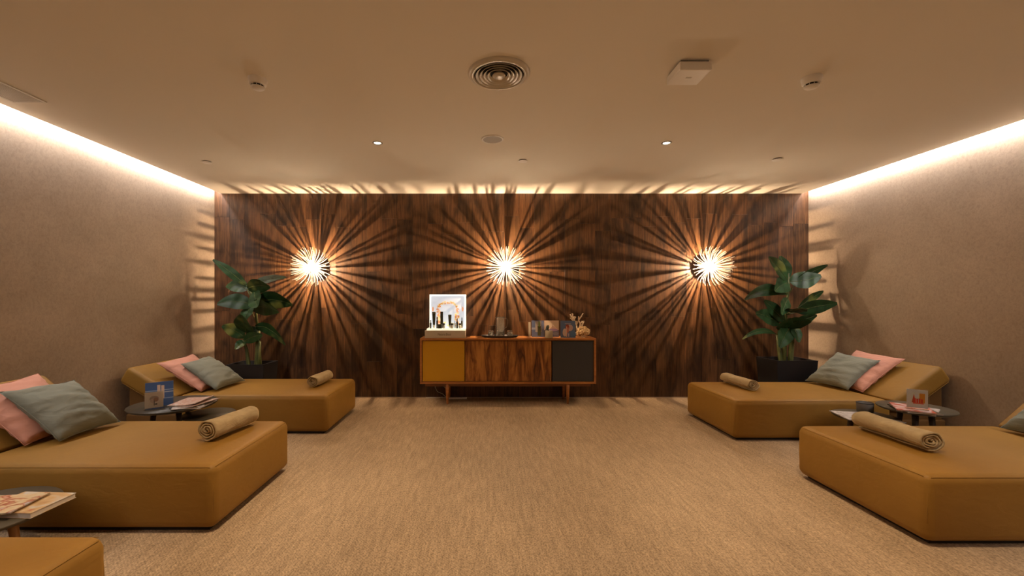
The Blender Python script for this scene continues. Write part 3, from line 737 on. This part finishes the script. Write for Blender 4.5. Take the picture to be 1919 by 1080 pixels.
for k in range(46):
    a = math.pi * k / 45; x = 0.50 - 0.265 * math.cos(a); zt = 0.52 + 0.24 * math.sin(a) ** 0.7
    items.append(('c', x + rr.uniform(-.025, .025), zt + rr.uniform(-.03, .03), rr.uniform(0.018, 0.036), rr.uniform(0.018, 0.036), gold[rr.randrange(5)]))
for s in (-1, 1):
    for k in range(22):
        items.append(('c', 0.50 + s * (0.245 + rr.uniform(-.05, .05)), 0.06 + 0.48 * k / 22, rr.uniform(0.018, 0.04), rr.uniform(0.02, 0.04), gold[rr.randrange(5)]))
    items.append(('c', 0.50 + s * 0.41, 0.56, 0.026, 0.075, (0.80, 0.40, 0.22)))
for k in range(12): items.append(('c', 0.3 + 0.4 * rr.random(), 0.05 + 0.13 * rr.random(), 0.03, 0.03, (0.92, 0.78, 0.42)))
pic = picture(t, 'backlit_picture', items, pw1 - pw0, ph1 - ph0, 0.2045, 0, 0.55); pic.location = (pw0, 0, ph0)
for v in pic.data.vertices: v.co.y = max(v.co.y, 0.1995)
cu = bpy.data.curves.new('lettering', 'FONT'); cu.body = 'Natura Bissé'; cu.size = 0.050; cu.align_x = 'CENTER'; cu.extrude = 0.0006; cu.shear = 0.15
tmp = bpy.data.objects.new('tmp', cu); C.objects.link(tmp)
bpy.context.view_layer.update()
me = bpy.data.meshes.new_from_object(tmp.evaluated_get(bpy.context.evaluated_depsgraph_get()))
bpy.data.objects.remove(tmp)
me.materials.append(paint((0.10, 0.06, 0.02)))
lt = bpy.data.objects.new('lettering', me); C.objects.link(lt); lt.parent = t; lt.location = (-0.01, -0.0008, 0.032); lt.rotation_euler = (R(90), 0, 0); lt.scale = (0.62, 0.8, 1)
# products on the display
def product(label, px, pyb, pyt, wpx, kind, D):
    s = F / D; x = sx(px, D); h = (pyb - pyt) / s * 1.0; r = wpx / s / 2
    zb = ZS + 0.1122
    t = thing('cosmetic_' + kind, label, kind, (x, D, zb), 0, 'cosmetic products on the glowing display')
    if kind == 'tube':
        obj('cap', lathe(NB(), [(0.0001, 0), (r * 0.62, 0), (r * 0.62, h * 0.2), (0.0001, h * 0.2)], 16, cap=False), M['frost'], t, True)
        bm = NB(); rows = []
        for i in range(7):
            q = i / 6; a_, b_ = r * (0.62 + 0.38 * q), r * (0.62 * (1 - q) + 0.05)
            rows.append([bm.verts.new((a_ * math.cos(k * math.pi / 8), b_ * math.sin(k * math.pi / 8), h * (0.2 + 0.8 * q))) for k in range(16)])
        for a_, b_ in zip(rows, rows[1:]):
            for k in range(16): bm.faces.new((a_[k], a_[(k + 1) % 16], b_[(k + 1) % 16], b_[k]))
        bm.faces.new(rows[-1]); obj('body', bm, M['olive_pack'], t, True)
    elif kind == 'jar':
        obj('body', lathe(NB(), [(0.0001, 0), (r * 0.85, 0), (r, h * 0.15), (r, h * 0.65), (0.0001, h * 0.65)], 20, cap=False), M['frost'], t, True)
        obj('lid', lathe(NB(), [(0.0001, h * 0.65), (r * 1.02, h * 0.65), (r * 1.02, h), (0.0001, h)], 20, cap=False), M['olive_pack'], t, True)
    elif kind == 'box':
        obj('carton', box(NB(), -r, r, -r * 0.8, r * 0.8, 0, h, 0.001), M['olive_pack'], t)
    else:
        obj('body', lathe(NB(), [(0.0001, 0), (r, 0), (r, h * 0.62), (r * 0.45, h * 0.7), (0.0001, h * 0.7)], 18, cap=False), M['olive_pack'], t, True)
        obj('cap', lathe(NB(), [(r * 0.5, h * 0.68), (r * 0.5, h * 0.99), (0.0001, h)], 14, cap=False), M['black'], t, True)
PR = [('dark bottle, leftmost product on the display', 807.0, 616, 600, 3.4, 'bottle', 5.17), ('tall olive tube near the left end of the display', 813.2, 616, 586, 7.0, 'tube', 5.26),
      ('slim khaki bottle right of the tall olive tube', 819.3, 616, 594, 3.6, 'bottle', 5.19), ('tall square olive carton left of the arch centre', 827.8, 616, 585.5, 5.0, 'box', 5.26),
      ('short squat olive carton in front of the tall carton', 824.6, 616, 608.0, 7.0, 'box', 5.16), ('small jar right of the squat carton', 831.8, 616, 606.5, 4.4, 'jar', 5.17),
      ('mid-size olive tube right of the arch centre', 843.0, 616, 591, 6.6, 'tube', 5.26), ('wide frosted jar with black lid right of centre', 846.8, 616, 606.5, 6.4, 'jar', 5.16),
      ('slim dark bottle right of the wide jar', 856.7, 616, 597.5, 4.0, 'bottle', 5.17), ('small frosted jar near the right end of the display', 862.0, 616, 606.5, 5.0, 'jar', 5.16),
      ('dark green bottle, rightmost product on the display', 865.6, 616, 596.5, 3.6, 'bottle', 5.27), ('short thin vial left of the slim dark bottle', 852.8, 616, 602, 2.2, 'bottle', 5.24)]
for a in PR: product(*a)

# tray, glasses, carafe
D1 = 5.16
t = thing('serving_tray', 'oval black lacquer tray under the glasses on the sideboard', 'tray', (sx(937, D1), 5.22, ZS))
bm = NB(); lathe(bm, [(0.0001, 0), (0.205, 0), (0.222, 0.012), (0.230, 0.026), (0.224, 0.026), (0.212, 0.012), (0.198, 0.007), (0.0001, 0.007)], 64, cap=False)
bmesh.ops.scale(bm, vec=(1, 0.48, 1), verts=bm.verts); obj('tray_body', bm, M['black'], t, True)
bm = NB(); lathe(bm, [(0.0001, 0.0072), (0.165, 0.0072), (0.165, 0.009), (0.0001, 0.009)], 48, cap=False)
bmesh.ops.scale(bm, vec=(1, 0.42, 1), verts=bm.verts); obj('tray_mat', bm, M['paper'], t)
zt = ZS + 0.0092
g0 = None
for px, lab in ((920, 'upturned clear tumbler left of the water carafe'), (938.5, 'upturned clear tumbler in front of the water carafe'), (955.5, 'upturned clear tumbler right of the water carafe')):
    if g0 is None:
        g0 = thing('tumbler', lab, 'glass', (sx(px, 5.18), 5.18, zt), 0, 'tumblers on the tray')
        obj('glass_wall', lathe(NB(), [(0.036, 0), (0.0375, 0.001), (0.031, 0.074), (0.029, 0.078), (0.0001, 0.078)], 32, cap=False), M['glass'], g0, True)
        obj('glass_inner', lathe(NB(), [(0.0355, 0.0005), (0.0295, 0.056), (0.027, 0.060), (0.0001, 0.060)], 32, cap=False), M['glass'], g0, True)
    else: dup(g0, lab, (sx(px, 5.18), 5.18, zt))
xc = sx(937.5, 5.26)
t = thing('water_carafe', 'tall clear glass carafe with a handle on the black tray', 'carafe', (xc, 5.262, zt))
obj('glass_body', lathe(NB(), [(0.0001, 0), (0.050, 0), (0.053, 0.004), (0.051, 0.225), (0.055, 0.238), (0.052, 0.238), (0.048, 0.224), (0.049, 0.008), (0.0001, 0.007)], 40, cap=False), M['glass'], t, True)
obj('handle', tube(NB(), [(0.050, 0, 0.215), (0.075, 0, 0.222), (0.093, 0, 0.20), (0.095, 0, 0.16), (0.082, 0, 0.115), (0.051, 0, 0.095)], 0.0055, 10), M['glass'], t, True)
obj('spout', tube(NB(), [(-0.048, 0, 0.228), (-0.062, 0, 0.240)], 0.006, 8), M['glass'], t, True)

# brochures
def standing_card(label, px0, px1, pyt, D, items, colr, name='brochure', pyb=None, lean=0.06):
    x0, x1 = sx(px0, D), sx(px1, D); h = (CZ - (pyt - VY) * D / F) - ZS
    t = thing(name, label, 'brochure', (x0, D, ZS), 0, None)
    Lw = x1 - x0
    bm = NB(); box(bm, 0, Lw, 0, 0.003, 0, h)
    for v in bm.verts: v.co.y += lean * v.co.z
    obj('card', bm, paint(colr), t)
    picture(t, 'printed_picture', items, Lw, h, -0.0006, -lean)
    bm = NB(); quad(bm, (Lw * .3, lean * h * .7 + 0.003, h * .7), (Lw * .7, lean * h * .7 + 0.003, h * .7), (Lw * .7, 0.075, 0.0005), (Lw * .3, 0.075, 0.0005)); obj('easel_flap', bm, M['paper'], t)
    return t
standing_card('blue brochure with bottle picture behind the beige pot', 996.5, 1019.5, 601, 5.25, [('r', 0, 0, 1, 1, (0.09, 0.12, 0.22)), ('r', 0.0, 0.45, 0.45, 0.12, (0.25, 0.28, 0.38)), ('r', 0.30, 0.3, 0.5, 0.65, (0.30, 0.27, 0.24)), ('r', 0.48, 0.08, 0.26, 0.58, (0.045, 0.05, 0.02)), ('r', 0.56, 0.62, 0.10, 0.33, (0.09, 0.20, 0.03)), ('c', 0.9, 0.7, 0.12, 0.25, (0.14, 0.17, 0.30))], (0.08, 0.10, 0.18))
standing_card('landscape picture brochure of a castle-like hill at dusk', 1020, 1047.5, 601, 5.27, [('r', 0, 0.42, 1, 0.58, (0.60, 0.42, 0.30)), ('r', 0, 0.0, 1, 0.42, (0.08, 0.09, 0.15)), ('t', 0.30, 0.42, 0.62, 0.26, (0.36, 0.22, 0.17)), ('t', 0.50, 0.5, 0.10, 0.30, (0.34, 0.20, 0.12)), ('c', 0.62, 0.42, 0.32, 0.08, (0.22, 0.15, 0.26)), ('t', -0.05, 0.0, 0.4, 0.72, (0.06, 0.07, 0.09)), ('c', 0.78, 0.2, 0.20, 0.10, (0.12, 0.13, 0.17))], (0.40, 0.30, 0.24))
standing_card('narrow pale brochure seen edge-on at the left of the blue one', 990.5, 994.5, 604, 5.30, [('r', 0, 0, 1, 1, (0.32, 0.30, 0.22))], (0.30, 0.28, 0.20))
standing_card('blue brochure with white and red figure beside the coral', 1050.5, 1078.5, 601.5, 5.17, [('r', 0, 0, 1, 1, (0.075, 0.12, 0.22)), ('c', 0.30, 0.30, 0.16, 0.24, (0.45, 0.38, 0.34)), ('c', 0.62, 0.58, 0.22, 0.20, (0.42, 0.30, 0.27)), ('c', 0.46, 0.62, 0.13, 0.17, (0.26, 0.05, 0.03)), ('r', 0.385, 0.04, 0.045, 0.62, (0.60, 0.34, 0.26)), ('r', 0.43, 0.3, 0.12, 0.3, (0.38, 0.14, 0.10)), ('r', 0.30, 0.82, 0.4, 0.03, (0.35, 0.25, 0.25)), ('r', 0.50, 0.05, 0.08, 0.2, (0.38, 0.34, 0.40)), ('c', 0.85, 0.2, 0.18, 0.2, (0.06, 0.14, 0.28))], (0.07, 0.11, 0.2))
# beige pot holding small stem
t = thing('beige_pot', 'small beige pot with a dark sprig before the brochures', 'pot', (sx(1029, 5.10), 5.115, ZS))
obj('pot_body', lathe(NB(), [(0.0001, 0), (0.040, 0), (0.046, 0.006), (0.046, 0.088), (0.042, 0.090), (0.040, 0.085), (0.040, 0.06), (0.0001, 0.06)], 36, cap=False), M['beige_cup'], t, True)
bm = NB()
for k in range(9):
    a = k * 2.4; tube(bm, [(0, 0, 0.06), (-0.012 + 0.006 * math.cos(a), 0.006 * math.sin(a), 0.11), (-0.012 + 0.013 * math.cos(a), 0.013 * math.sin(a), 0.135 + 0.006 * (k % 4))], 0.004, 6, 0.007)
obj('sprig', bm, M['olive_pack'], t, True)
# branching coral and sponge coral
t = thing('branch_coral', 'cream branching coral ornament behind the blue brochure', 'coral', (sx(1083, 5.28), 5.28, ZS))
rc = random.Random(11)
def twig(bm, p, d, L, r, depth):
    q = p + d * L; tube(bm, [p, (p + q) / 2 + Vector((rc.uniform(-1, 1), rc.uniform(-1, 1), 0)) * 0.004, q], r, 7, r * 0.8)
    bmesh.ops.create_icosphere(bm, subdivisions=1, radius=r * 1.25, matrix=Matrix.Translation(q))
    if depth > 0:
        for k in range(3):
            nd_ = (d + Vector((rc.uniform(-0.9, 0.9), rc.uniform(-0.7, 0.7), rc.uniform(-0.1, 0.6)))).normalized()
            twig(bm, p + d * L * rc.uniform(0.5, 1.0), nd_, L * 0.55, r * 0.85, depth - 1)
for k, (d, L) in enumerate(((Vector((-0.12, 0, 1)), 0.19), (Vector((-0.62, 0.1, 1)), 0.14), (Vector((0.15, -0.1, 1)), 0.13))):
    bm = NB(); twig(bm, Vector((0, 0, 0)), d.normalized(), L, 0.010, 2)
    for v in bm.verts: v.co.z = max(v.co.z, 0); v.co.y = min(v.co.y, 0.1)
    obj('branch', bm, M['coral'], t, True)
bm = NB(); bmesh.ops.create_icosphere(bm, subdivisions=4, radius=1.0)
for v in bm.verts:
    n = noise.noise(v.co * 4.5) * 0.22 + noise.noise(v.co * 11) * 0.14
    pz = v.co.z
    v.co = Vector((v.co.x * 0.083 * (1 + n), v.co.y * 0.055 * (1 + n), 0.066 + pz * (0.066 if pz > 0 else 0.045) * (1 + n)))
t = thing('sponge_coral', 'rounded golden sponge-like coral at the right sideboard end', 'coral', (sx(1093, 5.18), 5.19, ZS))
obj('sponge_head', bm, M['sponge'], t)
obj('sponge_foot', lathe(NB(), [(0.026, 0.0), (0.024, 0.02), (0.030, 0.04)], 14), M['coral'], t, True)
# cables
t = thing('power_strip', 'white power strip lying on the floor under the sideboard', 'power strip', (sx(860, 5.36), 5.37, 0))
obj('strip_body', box(NB(), -0.16, 0.10, -0.02, 0.02, 0, 0.022, 0.004), M['cable'], t)
obj('strip_lead', tube(NB(), [(-0.16, 0, 0.012), (-0.22, 0.01, 0.02), (-0.26, 0, 0.014), (-0.36, 0.005, 0.016), (-0.42, 0, 0.012)], 0.006, 8), M['cable'], t, True)
o = obj('power_cable', tube(NB(), [(-0.58, 5.36, 0.21), (-0.60, 5.37, 0.15), (-0.57, 5.38, 0.09), (-0.50, 5.38, 0.06), (-0.47, 5.37, 0.03), (-0.46, 5.37, 0.027)], 0.0035, 8), M['cable'], None, True)
tag(o, 'thin white cable hanging behind the left sideboard leg', 'cable')
o = obj('power_cable', tube(NB(), [(-0.50, 5.35, 0.21), (-0.48, 5.36, 0.15), (-0.43, 5.36, 0.12), (-0.40, 5.35, 0.20)], 0.003, 8), M['cable'], None, True)
tag(o, 'thin white cable looped under the sideboard beside its left leg', 'cable')

# ---------------------------------------------------------------- plants
def leaf_mesh(b, tip, wd, droop, roll, rnd):
    b, tip = Vector(b), Vector(tip); d = tip - b; L = d.length
    ctrl = (b + tip) / 2 + Vector((0, 0, droop * L))
    side = d.cross(Vector((0, -1, 0)))
    if side.length < 1e-4: side = Vector((1, 0, 0))
    side.normalize()
    side = (Matrix.Rotation(roll, 3, d.normalized()) @ side)
    NL_, NW = 14, 6; rows = []
    bm = NB()
    for i in range(NL_ + 1):
        s = i / NL_; c = b * (1 - s) ** 2 + ctrl * 2 * s * (1 - s) + tip * s * s
        tan = ((ctrl - b) * (1 - s) + (tip - ctrl) * s).normalized()
        nn = side.cross(tan).normalized()
        wv = wd * (math.sin(math.pi * min(1, s * 0.94 + 0.03)) ** 0.72) * (1.08 - 0.45 * s) * 0.5 + 0.002
        row = []
        for j in range(-NW // 2, NW // 2 + 1):
            q = j / (NW / 2)
            z_ = abs(q) * 0.28 * wv + 0.05 * wv * math.sin(s * 17 + q * 2 + rnd) - 0.16 * wv * q * q
            row.append(bm.verts.new(c + side * q * wv + nn * z_))
        rows.append(row)
    for a_, c_ in zip(rows, rows[1:]):
        for k in range(NW): bm.faces.new((a_[k], a_[k + 1], c_[k + 1], c_[k]))
    return bm, rows
def plant(label, cpx, D, pot, stems, leaves, seed):
    rnd = random.Random(seed)
    x = sx(cpx, D); t = thing('potted_plant', label, 'potted plant', (x, D, 0))
    off = Vector((x, D, 0)); pwx, ptop = pot
    hw = pwx / 2
    bm = NB(); rings = []
    for (ww, zz) in ((hw * 0.86, 0.0), (hw, ptop), (hw - 0.02, ptop), (hw - 0.03, ptop - 0.05)):
        rings.append([bm.verts.new((sx_ * ww, sy_ * ww * 0.8, zz)) for sx_, sy_ in ((-1, -1), (1, -1), (1, 1), (-1, 1))])
    bm.faces.new(rings[0][::-1])
    for a_, c_ in zip(rings, rings[1:]):
        for k in range(4): bm.faces.new((a_[k], a_[(k + 1) % 4], c_[(k + 1) % 4], c_[k]))
    obj('planter', bm, M['pot'], t)
    obj('soil', box(NB(), -hw + 0.03, hw - 0.03, -hw * 0.8 + 0.03, hw * 0.8 - 0.03, ptop - 0.1, ptop - 0.045), M['soil'], t)
    tips = []
    for (pts, r0, r1) in stems:
        P = [W(px, py, D) - off + Vector((0, dy, 0)) for px, py, dy in pts]
        obj('stem', tube(NB(), P, r0, 10, r1), M['stem'], t, True); tips.append(P)
    for (bx, by, tx, ty, wpx, dy, droop, roll) in leaves:
        b = W(bx, by, D) - off; tp = W(tx, ty, D + dy) - off
        bm, rows = leaf_mesh(b, tp, wpx * 1.28 * D / F, droop, R(roll), rnd.random() * 6)
        lf = obj('leaf', bm, M['leaf'], t, True)
        bm = NB(); tube(bm, [rr_[3].co.copy() if False else None for rr_ in []] or [b, b.lerp(tp, .01)], 0.002, 5) if False else None
        # midrib
        mid = [Vector(lf.data.vertices[i * 7 + 3].co) + Vector((0, -0.001, 0)) for i in range(15)]
        bm = NB(); tube(bm, mid, 0.0038, 6, 0.001); obj('midrib', bm, M['stem'], lf, True)
        # petiole down to the nearest stem
        allp = [q for P in tips for q in P[1:]]
        q = min(allp, key=lambda v: (v - b).length + (0.3 if v.z > b.z else 0))
        if (q - b).length > 0.02:
            bm = NB(); tube(bm, [q, q.lerp(b, 0.5) + Vector((0, 0, -0.01)), b], 0.007, 7, 0.004); obj('petiole', bm, M['stem'], lf, True)
    return t
LD = 5.08
plant('large green leafy plant in black planter in the left corner', 474, LD, (0.435, CZ - (684 - VY) * 4.9 / F),
    [([(469, 705, 0), (466, 683, 0), (462, 655, 0), (456, 637, 0)], 0.026, 0.015), ([(481, 705, 0.02), (480, 683, 0.02), (481, 650, 0.02), (483, 620, 0.02)], 0.034, 0.022),
     ([(476, 705, 0.05), (477, 660, 0.05), (479, 610, 0.04), (476, 575, 0.03), (466, 540, 0.02)], 0.022, 0.010), ([(488, 700, 0.0), (486, 660, 0), (487, 640, 0)], 0.024, 0.014)],
    [(461, 535, 399, 487, 15, -0.1, 0.06, 20), (463, 543, 424, 536, 26, 0.05, 0.22, 30), (466, 538, 536, 520, 17, -0.05, 0.12, -35), (464, 541, 506, 538, 26, -0.12, 0.14, 25),
     (476, 546, 482, 576, 27, -0.25, -0.1, 0), (478, 568, 548, 572, 30, -0.08, 0.20, 15), (474, 572, 407, 570, 26, -0.1, 0.20, 12), (470, 577, 522, 584, 30, -0.2, 0.12, 30),
     (462, 624, 452, 590, 33, -0.25, -0.05, 0), (458, 632, 416, 611, 22, -0.1, 0.16, 10), (478, 612, 535, 647, 20, -0.08, 0.30, 20), (458, 640, 492, 628, 18, -0.15, 0.1, 10),
     (470, 575, 455, 605, 24, -0.1, 0.1, 20), (486, 640, 462, 612, 20, 0.05, 0.12, 10), (459, 640, 441, 655, 14, -0.12, 0.2, 0)], 1)
RD = 5.05
plant('large green leafy plant in black planter in the right corner', 1473, RD, (0.47, CZ - (676 - VY) * 4.88 / F),
    [([(1464, 705, 0), (1463, 680, 0), (1460, 655, 0), (1457, 628, 0)], 0.028, 0.018), ([(1483, 705, 0.02), (1483, 680, 0.02), (1486, 645, 0.02), (1487, 615, 0.02)], 0.034, 0.024),
     ([(1475, 705, 0.05), (1476, 640, 0.05), (1476, 590, 0.03), (1476, 555, 0.0), (1478, 512, 0)], 0.026, 0.008)],
    [(1476, 526, 1440, 482, 26, -0.1, 0.10, 20), (1478, 520, 1462, 480, 18, 0.05, 0.05, -20), (1492, 526, 1551, 497, 16, -0.05, 0.04, 25), (1480, 528, 1539, 517, 30, -0.1, -0.10, -25),
     (1478, 530, 1452, 546, 28, -0.15, 0.12, 10), (1474, 550, 1395, 562, 20, -0.15, 0.24, 15), (1496, 577, 1543, 546, 18, 0.05, 0.05, 20), (1494, 584, 1569, 569, 24, -0.1, 0.06, 10),
     (1478, 585, 1508, 578, 36, -0.22, 0.12, 20), (1460, 606, 1416, 587, 26, -0.1, 0.10, 15), (1470, 612, 1520, 602, 24, -0.22, 0.14, 20), (1486, 610, 1531, 591, 20, -0.05, 0.06, 20),
     (1470, 603, 1432, 563, 22, -0.05, 0.05, 10), (1454, 626, 1391, 636, 9, -0.2, 0.22, 20), (1480, 615, 1461, 652, 26, -0.15, 0.12, 10), (1488, 612, 1497, 642, 18, -0.1, 0.1, 0),
     (1476, 560, 1465, 590, 20, -0.15, 0.05, 0), (1462, 618, 1480, 596, 24, -0.18, 0.05, 0)], 2)
